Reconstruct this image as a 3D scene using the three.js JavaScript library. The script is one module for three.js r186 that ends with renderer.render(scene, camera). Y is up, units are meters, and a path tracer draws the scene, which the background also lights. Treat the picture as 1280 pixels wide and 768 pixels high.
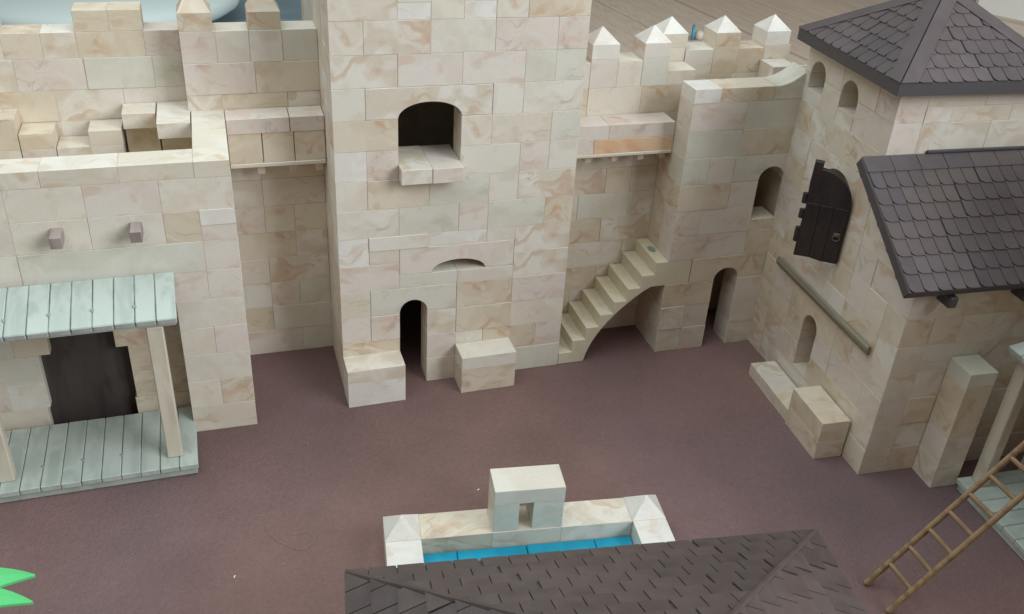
import * as THREE from 'three';
import { RectAreaLightUniformsLib } from 'three/addons/lights/RectAreaLightUniformsLib.js';
import { mergeGeometries } from 'three/addons/utils/BufferGeometryUtils.js';

// ---------------------------------------------------------------- camera, light, exposure
// One building-block unit is U metres; every size below is in blocks, x along the tower front, y up, z towards the viewer.
const U = 0.025;
const scene = new THREE.Scene();
const camera = new THREE.PerspectiveCamera(35.89, 1280 / 768, 0.02, 20);
camera.position.set(-3.1538 * U, 20.2576 * U, 27.5105 * U);
camera.quaternion.setFromRotationMatrix(new THREE.Matrix4().makeBasis(
  new THREE.Vector3(0.95671, 0.0538, 0.286027), new THREE.Vector3(0.103917, 0.854842, -0.508377), new THREE.Vector3(-0.271858, 0.516092, 0.812245)));
camera.updateMatrixWorld(true);

const renderer = new THREE.WebGLRenderer({ antialias: true });
renderer.toneMapping = THREE.LinearToneMapping;
renderer.toneMappingExposure = 1.06;
renderer.shadowMap.enabled = true;

RectAreaLightUniformsLib.init();
scene.background = new THREE.Color().setRGB(0.14, 0.11, 0.08);           // the even, warm light of the room itself
const windowLight = new THREE.RectAreaLight(new THREE.Color().setRGB(0.84, 0.93, 1.0), 9.7, 1.4, 1.4);   // large window to the right, behind the viewer: cool daylight
windowLight.position.set(66 * U, 53 * U, 67 * U);
windowLight.lookAt(4 * U, 5 * U, 2 * U);
scene.add(windowLight);
const skylight = new THREE.RectAreaLight(new THREE.Color().setRGB(0.78, 0.93, 1.0), 2.5, 1.7, 1.5);      // roof window overhead
skylight.position.set(-14 * U, 52 * U, 2 * U);
skylight.lookAt(-13 * U, 0, 2.1 * U);
scene.add(skylight);

// ---------------------------------------------------------------- small helpers
function rng(seed) { let s = seed | 0; return () => { s = (s + 0x6d2b79f5) | 0; let t = Math.imul(s ^ (s >>> 15), 1 | s); t = (t + Math.imul(t ^ (t >>> 7), 61 | t)) ^ t; return ((t ^ (t >>> 14)) >>> 0) / 4294967296; }; }
const rand = rng(7);
const pick = (a) => a[Math.floor(rand() * a.length)];
const lerp = (a, b, t) => a + (b - a) * t;
const sstep = (a, b, x) => { const t = Math.min(1, Math.max(0, (x - a) / (b - a))); return t * t * (3 - 2 * t); };
function noiseField(seed) {                              // smooth value noise, seeded
  const N = 64, r = rng(seed), g = new Float32Array(N * N).map(() => r());
  return (x, y) => {
    const xi = Math.floor(x), yi = Math.floor(y), fx = x - xi, fy = y - yi, u = fx * fx * (3 - 2 * fx), v = fy * fy * (3 - 2 * fy);
    const at = (i, j) => g[((j % N + N) % N) * N + ((i % N + N) % N)];
    return lerp(lerp(at(xi, yi), at(xi + 1, yi), u), lerp(at(xi, yi + 1), at(xi + 1, yi + 1), u), v);
  };
}
const fbm = (n, x, y, o = 4) => { let s = 0, a = 0.5, f = 1; for (let i = 0; i < o; i++) { s += a * n(x * f + i * 17.3, y * f + i * 9.1); a *= 0.5; f *= 2.03; } return s; };
function texture(size, fn, srgb = true, repeat) {
  const d = new Uint8Array(size * size * 4);
  for (let j = 0; j < size; j++) for (let i = 0; i < size; i++) {
    const c = fn(i / size, j / size), k = (j * size + i) * 4;
    d[k] = Math.max(0, Math.min(255, c[0])); d[k + 1] = Math.max(0, Math.min(255, c[1])); d[k + 2] = Math.max(0, Math.min(255, c[2])); d[k + 3] = 255;
  }
  const t = new THREE.DataTexture(d, size, size);
  t.wrapS = t.wrapT = THREE.MirroredRepeatWrapping; t.magFilter = THREE.LinearFilter; t.minFilter = THREE.LinearMipmapLinearFilter; t.generateMipmaps = true;
  if (srgb) t.colorSpace = THREE.SRGBColorSpace;
  if (repeat) t.repeat.set(repeat, repeat);
  t.needsUpdate = true;
  return t;
}
const mixc = (a, b, t) => [lerp(a[0], b[0], t), lerp(a[1], b[1], t), lerp(a[2], b[2], t)];

// ---------------------------------------------------------------- materials
const grainMap = (() => { const n = noiseField(99); return texture(256, (u, v) => { const x = 128 + 110 * (fbm(n, u * 60, v * 60, 3) - 0.45) + 60 * (fbm(n, u * 9, v * 9, 3) - 0.45); return [x, x, x]; }, false); })();
// cast stone: cream resin with brown and grey swirls poured into it; one texture is 4 blocks across
function castStone(seed, base, light, vein, amount, dark) {
  const n = noiseField(seed), m = noiseField(seed + 1000);
  const map = texture(256, (u, v) => {
    const x = u * 5, y = v * 5;
    const wx = fbm(n, x * 0.9, y * 0.9, 3) - 0.45, wy = fbm(m, x * 0.9 + 5, y * 0.9 + 2, 3) - 0.45;
    const tilt = 0.5 + 0.9 * (n(x * 0.35 + 3, y * 0.35) - 0.5), px = x + 2.2 * wx + y * tilt, py = y + 2.2 * wy - x * tilt * 0.5;
    const cloud = fbm(m, px * 0.7 + 30, py * 1.1, 4) / 0.94;
    let c = mixc(base, light, sstep(0.34, 0.66, cloud));
    const streak = fbm(n, px * 0.55 + 11, py * 2.3 + 3, 4) / 0.94, where = sstep(0.42, 0.72, fbm(m, x * 0.8 + 40, y * 0.8 + 8, 2) / 0.75);
    c = mixc(c, vein, 0.82 * amount * (0.25 + 0.75 * where) * sstep(0.56, 0.74, streak));
    const ridge = 1 - Math.abs(2 * fbm(m, px * 0.5 + 51, py * 1.5 + 33, 3) / 0.875 - 1);
    const where2 = sstep(0.56, 0.78, fbm(n, x * 0.8 + 20, y * 0.8 + 48, 2) / 0.75);
    c = mixc(c, dark, amount * 0.55 * where2 * sstep(0.9, 0.99, ridge));
    const blot = sstep(0.66, 0.8, fbm(n, x * 1.6 + 3, y * 1.6 + 60, 3) / 0.875);
    c = mixc(c, vein, 0.4 * amount * blot);
    const g = 7 * (fbm(n, u * 70, v * 70, 2) - 0.37);
    return [c[0] + g, c[1] + g, c[2] + g];
  });
  return new THREE.MeshStandardMaterial({ map, roughness: 0.46, bumpMap: grainMap, bumpScale: 0.00012 });
}
const BR = [190, 154, 122], GB = [150, 134, 124];
const stones = {
  cream: [castStone(1, [214, 202, 184], [220, 210, 194], BR, 0.42, GB), castStone(2, [212, 200, 181], [219, 208, 192], BR, 0.5, GB), castStone(12, [211, 200, 184], [218, 209, 195], BR, 0.34, GB)],
  swirl: [castStone(3, [209, 196, 176], [222, 213, 200], BR, 0.55, GB), castStone(4, [211, 199, 181], [223, 215, 202], [190, 150, 118], 0.58, GB), castStone(5, [208, 195, 176], [221, 212, 199], BR, 0.55, [142, 128, 124])],
  pink: [castStone(6, [212, 198, 184], [217, 205, 193], [200, 156, 130], 0.48, [152, 132, 126]), castStone(7, [213, 200, 186], [218, 207, 195], [197, 153, 127], 0.42, GB)],
  green: [castStone(8, [208, 202, 186], [213, 208, 194], [192, 172, 144], 0.28, GB), castStone(13, [207, 200, 183], [212, 206, 191], [188, 166, 136], 0.35, GB)],
  white: [castStone(9, [219, 211, 199], [226, 220, 210], [200, 168, 142], 0.55, [162, 156, 158])],
  tan: [castStone(10, [208, 192, 168], [215, 201, 180], [184, 142, 104], 0.58, GB), castStone(14, [207, 191, 168], [214, 200, 180], [180, 138, 102], 0.62, [146, 124, 108])],
  orange: [castStone(11, [218, 176, 138], [222, 188, 153], [196, 138, 96], 0.5, [180, 132, 98])],
  yellow: [castStone(15, [210, 198, 170], [215, 205, 180], [196, 180, 146], 0.25, [176, 158, 132])],
};
const weights = {
  mix: ['cream', 'cream', 'cream', 'swirl', 'swirl', 'swirl', 'pink', 'pink', 'green', 'white', 'tan'],
  warm: ['cream', 'swirl', 'swirl', 'swirl', 'tan', 'tan', 'tan', 'pink', 'pink', 'green'],
};
const stone = (tone = 'mix') => pick(stones[tone] || stones[pick(weights[tone])]);

function woodMap(seed, base, dark, along = 26, across = 2.2) {
  const n = noiseField(seed);
  return texture(256, (u, v) => { const f = fbm(n, u * along, v * across + 4 * n(u * 3, v * 2), 4) / 0.94; return mixc(base, dark, sstep(0.35, 0.75, f)); });
}
const std = (o) => new THREE.MeshStandardMaterial(o);
const porchMats = [21, 22, 23].map((s) => std({ map: woodMap(s, [184, 191, 181], [166, 174, 164], 12, 2.4), roughness: 0.5, bumpMap: grainMap, bumpScale: 0.0002 }));
const nailMat = std({ color: 0x8a978f, roughness: 0.5 });
const postMat = std({ map: woodMap(24, [208, 199, 180], [194, 182, 160], 18, 1.5), roughness: 0.55 });
const pegMat = std({ map: woodMap(25, [160, 146, 138], [134, 120, 112], 14, 2), roughness: 0.6 });
const rodMat = std({ map: woodMap(26, [142, 133, 112], [114, 105, 86], 20, 2), roughness: 0.55 });
const ladderMat = std({ map: woodMap(27, [146, 118, 86], [116, 90, 62], 24, 2), roughness: 0.6 });
const doorMat = std({ map: woodMap(28, [52, 40, 38], [38, 29, 28], 20, 1.6), roughness: 0.6, bumpMap: grainMap, bumpScale: 0.0006 });
const ironMat = std({ color: 0x6c655c, metalness: 0.6, roughness: 0.5 });
const slates = [31, 32, 33, 34].map((s, i) => { const n = noiseField(s), b = [[97, 87, 87], [102, 92, 92], [92, 84, 85], [100, 89, 87]][i]; return std({ map: texture(128, (u, v) => { const k = 14 * (fbm(n, u * 7, v * 7, 4) - 0.46); return [b[0] + k, b[1] + k, b[2] + k]; }), roughness: 0.33, bumpMap: grainMap, bumpScale: 0.0001 }); });
const umbers = [35, 36, 37].map((s, i) => { const n = noiseField(s), b = [[84, 71, 67], [88, 74, 70], [80, 68, 65]][i]; return std({ map: texture(128, (u, v) => { const k = 22 * (fbm(n, u * 7, v * 7, 4) - 0.46); return [b[0] + k, b[1] + k, b[2] + k]; }), roughness: 0.5, bumpMap: grainMap, bumpScale: 0.0003 }); });
const slatePlate = std({ color: 0x4a4546, roughness: 0.5 });
const blueMats = [41, 42].map((s) => std({ map: woodMap(s, [20, 150, 178], [14, 138, 168], 9, 3), roughness: 0.4 }));
const leafMat = new THREE.MeshPhysicalMaterial({ color: new THREE.Color(0.1, 0.52, 0.17), roughness: 0.45, side: THREE.DoubleSide });
const trunkMat = std({ map: woodMap(43, [128, 98, 66], [96, 70, 46], 10, 6), roughness: 0.7 });

// ---------------------------------------------------------------- shapes
// a block with chamfered edges: 44 triangles, texture coordinates in blocks (4 to a texture)
function blockGeometry(w, h, d, c, seed) {
  const r = rng(seed * 7919 + Math.round(w * 64) * 131 + Math.round(h * 64) * 17 + Math.round(d * 64));
  const a = w / 2, b = h / 2, e = d / 2, P = [], T = [];
  c = Math.min(c, a * 0.6, b * 0.6, e * 0.6);
  const corner = (sx, sy, sz, ax) => new THREE.Vector3(sx * (a - (ax === 0 ? 0 : c)), sy * (b - (ax === 1 ? 0 : c)), sz * (e - (ax === 2 ? 0 : c)));
  const tri = (p, q, s, n) => { if (q.clone().sub(p).cross(s.clone().sub(p)).dot(n) < 0) [q, s] = [s, q]; P.push(p, q, s); };
  const quad = (p, q, s, t, n) => { tri(p, q, s, n); tri(p, s, t, n); };
  for (const ax of [0, 1, 2]) for (const g of [-1, 1]) {
    const n = new THREE.Vector3(); n.setComponent(ax, g);
    const at = (i, j) => { const s = [0, 0, 0]; s[ax] = g; s[(ax + 1) % 3] = i; s[(ax + 2) % 3] = j; return corner(...s, ax); };
    quad(at(-1, -1), at(1, -1), at(1, 1), at(-1, 1), n);
  }
  for (const ax of [0, 1, 2]) for (const g of [-1, 1]) for (const k of [-1, 1]) {
    const u = (ax + 1) % 3, v = (ax + 2) % 3, n = new THREE.Vector3(); n.setComponent(u, g); n.setComponent(v, k);
    const at = (i, f) => { const s = [0, 0, 0]; s[ax] = i; s[u] = g; s[v] = k; return corner(...s, f); };
    quad(at(-1, u), at(1, u), at(1, v), at(-1, v), n);
  }
  for (const x of [-1, 1]) for (const y of [-1, 1]) for (const z of [-1, 1]) tri(corner(x, y, z, 0), corner(x, y, z, 1), corner(x, y, z, 2), new THREE.Vector3(x, y, z));
  const eu = [d, w, w], ev = [h, d, h], ou = eu.map((k) => k / 2 + r() * Math.max(0, 4 - k)), ov = ev.map((k) => k / 2 + r() * Math.max(0, 4 - k)), flip = r() < 0.5 ? -1 : 1;
  for (let i = 0; i < P.length; i += 3) {
    const n = P[i + 1].clone().sub(P[i]).cross(P[i + 2].clone().sub(P[i])), m = [Math.abs(n.x), Math.abs(n.y), Math.abs(n.z)], ax = m.indexOf(Math.max(...m));
    for (let k = 0; k < 3; k++) { const p = P[i + k], q = ax === 0 ? [p.z, p.y] : ax === 1 ? [p.x, p.z] : [p.x, p.y]; T.push((q[0] * flip + ou[ax]) / 4, (q[1] + ov[ax]) / 4); }
  }
  return finish(P, T);
}
function finish(P, T) {
  const g = new THREE.BufferGeometry(), f = new Float32Array(P.length * 3);
  P.forEach((p, i) => { f[i * 3] = p.x * U; f[i * 3 + 1] = p.y * U; f[i * 3 + 2] = p.z * U; });
  g.setAttribute('position', new THREE.BufferAttribute(f, 3));
  g.setAttribute('uv', new THREE.BufferAttribute(new Float32Array(T), 2));
  g.computeVertexNormals();
  return g;
}
const blockCache = new Map();
function block(w, h, d, c = 0.03, variants = 5) {
  const k = Math.floor(rand() * variants), key = [w.toFixed(3), h.toFixed(3), d.toFixed(3), c, k].join();
  if (!blockCache.has(key)) blockCache.set(key, blockGeometry(w, h, d, c, k + 1));
  return blockCache.get(key);
}
// extruded outline (x right, y up) from z = 0 forward by depth
function slab(shape, depth, bevel = 0.025, curveSegments = 14) {
  const g = new THREE.ExtrudeGeometry(shape, { depth: depth - 2 * bevel, bevelEnabled: bevel > 0, bevelThickness: bevel, bevelSize: bevel, bevelOffset: -bevel, bevelSegments: 1, curveSegments });
  g.translate(0, 0, bevel); g.scale(U, U, U);
  const uv = g.attributes.uv, ou = rand() * 2, ov = rand() * 2;
  for (let i = 0; i < uv.count; i++) uv.setXY(i, (uv.getX(i) + ou) / 4, (uv.getY(i) + ov) / 4);
  return g;
}
function archShape(w, h, a0, a1, rise, foot = 0) {           // a block w by h with an arched notch cut up from its lower edge
  const s = new THREE.Shape(), m = (a0 + a1) / 2, r = (a1 - a0) / 2;
  s.moveTo(0, 0); s.lineTo(a0, 0); if (foot) s.lineTo(a0, foot);
  for (let i = 1; i <= 18; i++) { const t = Math.PI * (1 - i / 18); s.lineTo(m + r * Math.cos(t), foot + rise * Math.sin(t)); }
  if (foot) s.lineTo(a1, 0);
  s.lineTo(w, 0); s.lineTo(w, h); s.lineTo(0, h); s.lineTo(0, 0);
  return s;
}
function pyramidGeometry(w, h, d) {
  const a = w / 2, b = d / 2, c = [[-a, 0, -b], [a, 0, -b], [a, 0, b], [-a, 0, b]].map((p) => new THREE.Vector3(...p)), t = new THREE.Vector3(0, h, 0), P = [], T = [];
  for (let i = 0; i < 4; i++) { P.push(c[(i + 1) % 4], c[i], t); T.push(0.1 + i * 0.2, 0.1, 0.35 + i * 0.2, 0.1, 0.22 + i * 0.2, 0.3); }
  P.push(c[0], c[1], c[2], c[0], c[2], c[3]); T.push(0, 0, 0.25, 0, 0.25, 0.25, 0, 0, 0.25, 0.25, 0, 0.25);
  return finish(P, T);
}
const capGeometry = pyramidGeometry(1.0, 0.5, 1.0);

// ---------------------------------------------------------------- things and parts
const used = {};
const numbered = (name) => { const k = used[name] = (used[name] ?? -1) + 1; return k ? name + '_' + String(k).padStart(3, '0') : name; };
function thing(name, label, category, x = 0, z = 0, turn = 0, group) {
  const o = new THREE.Group(); o.name = numbered(name); scene.add(o);
  o.position.set(x * U, 0, z * U); o.rotation.y = turn;
  o.userData = { label, category }; if (group) o.userData.group = group;
  return o;
}
function mesh(parent, name, geometry, material, x = 0, y = 0, z = 0) {
  const m = new THREE.Mesh(geometry, material); m.name = parent === scene ? numbered(name) : name;
  m.position.set(x * U, y * U, z * U); m.castShadow = m.receiveShadow = true; parent.add(m);
  return m;
}
// one block filling a box of the grid, a hair smaller than its cell and never quite true
function brick(parent, x0, x1, y0, y1, z0, z1, material, { name = 'brick', gap = 0.002, c = 0.01, jx = 0, jz = 0, tilt = 1 } = {}) {
  const m = mesh(parent, name, block(x1 - x0 - 2 * gap, y1 - y0 - 2 * gap * 0.6, z1 - z0 - 2 * gap, c), material, (x0 + x1) / 2 + jx, (y0 + y1) / 2, (z0 + z1) / 2 + jz);
  m.rotation.set((rand() - 0.5) * 0.006 * tilt, (rand() - 0.5) * 0.008 * tilt, (rand() - 0.5) * 0.006 * tilt);
  return m;
}
// a wall laid row by row; along x (facing z) or along z (facing x). rects = places taken by openings and special blocks [a0, a1, y0, y1]
function layWall(parent, { along = 'x', a0, a1, y0 = 0, y1, f, t = 1, tone = 'mix', rects = [], rows = {}, long = 2, face = 1 }) {
  const put = (p, q, ya, yb, tn) => {
    const j = (rand() - 0.5) * 0.016 + (rand() < 0.08 ? 0.02 : 0), mat = stone(tn || tone), lo = face > 0 ? f - t : f, hi = face > 0 ? f : f + t;
    if (along === 'x') brick(parent, p, q, ya, yb, lo, hi, mat, { jz: j }); else brick(parent, lo, hi, ya, yb, p, q, mat, { jx: j });
  };
  for (let ya = y0; ya < y1 - 0.01; ya = Math.floor(ya + 1.001)) {
    const yb = Math.min(y1, Math.floor(ya + 1.001));
    if (rows[ya]) { for (const s of rows[ya]) put(s[0], s[1], s[3] ?? ya, s[4] ?? yb, s[2]); continue; }
    const cuts = new Set([a0, a1]);
    const hit = rects.filter((r) => r[3] > ya + 0.01 && r[2] < yb - 0.01);
    for (const r of hit) { if (r[0] > a0 && r[0] < a1) cuts.add(r[0]); if (r[1] > a0 && r[1] < a1) cuts.add(r[1]); }
    const xs = [...cuts].sort((p, q) => p - q), runs = [];
    for (let i = 0; i + 1 < xs.length; i++) {
      const m = (xs[i] + xs[i + 1]) / 2; let free = [[ya, yb]];
      for (const r of hit) if (r[0] < m && r[1] > m) free = free.flatMap(([p, q]) => [[p, Math.min(q, r[2])], [Math.max(p, r[3]), q]]).filter(([p, q]) => q - p > 0.05);
      const key = JSON.stringify(free), last = runs[runs.length - 1];
      if (last && last.key === key && Math.abs(last.b - xs[i]) < 1e-6) last.b = xs[i + 1]; else runs.push({ a: xs[i], b: xs[i + 1], free, key });
    }
    for (const run of runs) for (const [p, q] of run.free) {
      let x = run.a, first = true;
      while (x < run.b - 0.01) {
        let len = first && (Math.round(ya) % 2 || rand() < 0.2) ? 1 : rand() < 0.22 ? 1 : long;
        if (run.b - x - len < 0.6) len = run.b - x;
        if (len > long + 0.7) len = run.b - x > 2.7 ? long : (run.b - x) / 2;
        put(x, x + len, p, q); x += len; first = false;
      }
    }
  }
}
function archBrick(parent, { along = 'x', a0, a1, y0, y1, f, t = 1, hole, rise, foot = 0, tone, face = 1, name = 'arch_brick' }) {
  const g = slab(archShape(a1 - a0 - 0.014, y1 - y0 - 0.008, hole[0] - a0, hole[1] - a0, rise, foot), t, 0.02, 12);
  const m = mesh(parent, name, g, stone(tone));
  if (along === 'x') m.position.set((a0 + 0.007) * U, (y0 + 0.004) * U, (f - t) * U);
  else { m.rotation.y = -Math.PI / 2; m.position.set((face < 0 ? f + t : f) * U, (y0 + 0.004) * U, (a0 + 0.007) * U); }
  return m;
}
function merlon(parent, x0, z0, y0, tone = 'mix', top = 0.5, steep = 1) {          // a raised tooth of the parapet with its pyramid cap
  const m = brick(parent, x0, x0 + 1, y0, y0 + top, z0 - 1, z0, stone(tone), { name: 'merlon' });
  const c = mesh(parent, 'merlon_cap', capGeometry, stone(steep > 1 ? 'tan' : 'white'), x0 + 0.5, y0 + top, z0 - 0.5); c.scale.y = steep;
  c.rotation.y = Math.floor(rand() * 4) * Math.PI / 2;
  return m;
}

// ================================================================ the setting
const carpetMat = (() => {
  const n = noiseField(61), m = noiseField(62), rr = rng(63);
  const map = texture(1024, (u, v) => {
    const big = fbm(n, u * 3.6, v * 3.2, 4) / 0.94, mid = fbm(m, u * 17, v * 17, 3) / 0.875, fine = m(u * 330, v * 300) - 0.5, pile = rr() - 0.5;
    const k = 1 + 0.34 * (big - 0.5) + 0.1 * (mid - 0.5) + 0.06 * fine + 0.06 * pile, w = sstep(0.3, 0.7, fbm(n, u * 2.6 + 7, v * 2.4 + 2, 3) / 0.875);
    const c = mixc([119, 91, 85], [114, 91, 91], w);
    return [c[0] * k, c[1] * k, c[2] * k];
  }, true, 3);
  const bump = texture(512, (u, v) => { const k = 255 * (0.5 * n(u * 250, v * 250) + 0.5 * m(u * 490, v * 490)); return [k, k, k]; }, false, 8);
  return std({ map, roughness: 0.9, bumpMap: bump, bumpScale: 0.0009 });
})();
{
  const g = new THREE.BoxGeometry(84 * U, 0.2 * U, 74 * U);
  const c = mesh(scene, 'carpet', g, carpetMat, 2, -0.1, 21); c.userData = { kind: 'structure', label: 'purple brown short pile carpet under the castle' };
}
{
  const f = new THREE.Group(); f.name = 'floor'; f.userData = { kind: 'structure', label: 'pale laminate floor beyond the castle' }; scene.add(f);
  f.position.set(20 * U, -0.3 * U, -50 * U); f.rotation.y = 0.12;
  const mats = [71, 72, 73, 74].map((s, i) => std({ map: woodMap(s, [[224, 208, 190], [219, 203, 186], [228, 212, 194], [222, 206, 188]][i], [[208, 190, 171], [203, 186, 168], [212, 195, 176], [206, 188, 170]][i], 34, 1.6), roughness: 0.42, bumpMap: grainMap, bumpScale: 0.0002 }));
  for (let i = -8; i < 12; i++) {
    const off = rand() * 40;
    for (let k = -2; k < 2; k++) {
      const g = block(7.6, 0.5, 49.8, 0.04, 2), m = mesh(f, 'floor_board', g, pick(mats), i * 7.75 + (i > 2 ? 0.12 : 0), -0.25, off - 20 + k * 50);
      m.rotation.z = 0;
    }
  }
}
{
  const n = noiseField(81);
  const map = texture(256, (u, v) => { const k = 26 * (fbm(n, u * 40, v * 40, 3) - 0.44) + 18 * (fbm(n, u * 4, v * 4, 3) - 0.44); return [118 + k, 138 + k, 146 + k]; });
  const g = new THREE.BoxGeometry(66 * U, 0.3 * U, 60 * U);
  const r = mesh(scene, 'rug', g, std({ map, roughness: 0.95 }), -17, -0.14, -72); r.userData = { kind: 'structure', label: 'blue grey rug behind the castle' };
}

// ================================================================ the tower
{
  const t = thing('stone_tower', 'tall square tower of marbled cream blocks with arched window and narrow door', 'tower', 0, 0);
  archBrick(t, { a0: 1, a1: 5, y0: 10, y1: 11, f: 0, hole: [2, 4], rise: 0.5, tone: 'swirl' });
  archBrick(t, { a0: 2, a1: 6, y0: 4.5, y1: 5.5, f: 0, hole: [3.1, 4.98], rise: 0.42, tone: 'pink' });
  archBrick(t, { a0: 1, a1: 4, y0: 3, y1: 4, f: 0, hole: [2, 2.96], rise: 0.48, tone: 'green' });
  for (const k of [0, 1]) brick(t, 2 + k, 3 + k, 8, 8.5, -1.5, 0.5, stone(k ? 'pink' : 'swirl'), { name: 'sill', jz: k ? 0.02 : -0.01 });
  layWall(t, { a0: 0, a1: 8, y1: 15, f: 0, rects: [[1, 5, 10, 11], [2, 4, 8.5, 10], [2, 4, 8, 8.5], [2, 6, 4.5, 5.5], [1, 4, 3, 4], [2, 2.96, 0, 3]],
    rows: {
      14: [[0, 1], [1, 3], [3, 5], [5, 7], [7, 8]],
      13: [[0, 2, 'cream'], [2, 3, 'white', 13, 13.5], [2, 3, 'cream', 13.5, 14], [3, 4, 'cream'], [4, 5, 'white', 13, 13.5], [4, 5, 'cream', 13.5, 14], [5, 6, 'cream'], [6, 8, 'tan']],
      12: [[0, 1, 'cream'], [1, 3, 'swirl'], [3, 5, 'cream'], [5, 7, 'pink'], [7, 8, 'pink']],
      11: [[0, 2, 'swirl'], [2, 4, 'pink'], [4, 6, 'pink'], [6, 7, 'green'], [7, 8, 'green']],
      10: [[0, 1, 'cream'], [5, 6, 'swirl'], [6, 8, 'swirl']],
      9: [[0, 2, 'tan'], [4, 5, 'cream'], [5, 7, 'cream'], [7, 8, 'green']],
      8: [[0, 1, 'white'], [1, 2, 'pink'], [4, 6, 'cream'], [6, 7, 'pink'], [7, 8, 'cream']],
      7: [[0, 1, 'cream'], [1, 3, 'tan'], [3, 5, 'green'], [5, 6, 'cream'], [6, 8, 'swirl']],
      6: [[0, 2, 'swirl'], [2, 4, 'green'], [4, 5, 'pink'], [5, 7, 'green'], [7, 8, 'tan']],
      5: [[0, 1, 'white'], [1, 3, 'swirl', 5.5, 6], [1, 2, 'cream', 5, 5.5], [3, 5, 'white', 5.5, 6], [5, 6, 'cream', 5.5, 6], [6, 8, 'swirl']],
      4: [[0, 2, 'pink'], [2, 4, 'green', 4, 4.5], [4, 6, 'cream', 4, 4.5], [6, 8, 'swirl']],
      3: [[0, 1, 'cream'], [4, 6, 'tan'], [6, 8, 'pink']],
      2: [[0, 1, 'pink'], [1, 2, 'pink'], [2.96, 4, 'swirl'], [4, 6, 'tan'], [6, 8, 'cream']],
      1: [[0, 2, 'tan'], [2.96, 4, 'pink'], [4, 5, 'cream'], [5, 7, 'tan'], [7, 8, 'pink']],
      0: [[0, 1, 'cream'], [1, 2, 'swirl'], [2.96, 5, 'cream'], [5, 6, 'tan'], [6, 8, 'green']],
    } });
  layWall(t, { along: 'z', a0: -7, a1: -1, y1: 15, f: 0, face: -1, long: 2 });
  layWall(t, { along: 'z', a0: -7, a1: -1, y1: 15, f: 8, face: 1, long: 3, tone: 'warm' });
  layWall(t, { a0: 0, a1: 8, y1: 15, f: -7, long: 4 });
  brick(t, 1.02, 6.98, 12, 12.5, -6.98, -1.02, stone('tan'), { name: 'upper_floor', tilt: 0 });
}
// the two blocks before the tower
for (const [x, label, tones] of [[0, 'marbled cream block against the tower just left of its narrow door', ['swirl', 'white']], [4, 'plain cream block against the tower between its narrow door and the stairs', ['cream', 'tan']]]) {
  const t = thing('stone_block', label, 'stone block', x + 1, 0.5, x ? 0.01 : 0.015);
  brick(t, -1, 1, 0, 1, -0.5, 0.47, stone(tones[1]), {}); brick(t, -1, 1, 1, 1.5, -0.5, 0.48, stone(tones[0]), {});
}

// ================================================================ curtain wall left of the tower
{
  const t = thing('curtain_wall', 'shaded block wall with pyramid merlons and walkway, joining tower and left building', 'wall', -2, -3);
  const X = (a) => a + 2;
  layWall(t, { a0: X(-3.1), a1: X(0), y1: 8, f: 0, tone: 'warm' });
  layWall(t, { a0: X(-4.15), a1: X(0), y0: 8, y1: 12, f: 0, tone: 'warm', rows: {
    11: [[X(-4.15), X(-3.1)], [X(-3.1), X(-2.1)], [X(-2.1), X(-1.1)], [X(-1.1), X(0)]],
    10: [[X(-4.15), X(-2)], [X(-2), X(0)]],
    9: [[X(-4.15), X(-3.1)], [X(-3.1), X(-1.05)], [X(-1.05), X(0)]] } });
  merlon(t, X(-4.15), 0, 12, 'tan', 0.55, 1.7); merlon(t, X(-2.1), 0, 12, 'tan', 0.55, 1.7);
  for (const [a, b] of [[-3.06, -2], [-2, -1], [-1, 0]]) brick(t, X(a), X(b) - 0.02, 8, 9, 0.02, 0.95, stone('tan'), { name: 'walkway_brick' });
  for (const [a, b] of [[-3.06, -1.1], [-1.1, 0]]) brick(t, X(a), X(b) - 0.02, 9, 9.5, 0.02, 0.97, stone('pink'), { name: 'walkway_slab' });
  brick(t, X(-3.06), X(-0.03), 7.86, 8, 0.02, 1.0, stone('cream'), { name: 'ledge', c: 0.02 });
  for (const a of [-2.1, -1.06, -0.2]) brick(t, X(a) - 0.13, X(a) + 0.13, 7.45, 7.86, 0.02, 0.62, stone('cream'), { name: 'bracket', c: 0.03 });
}

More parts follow.
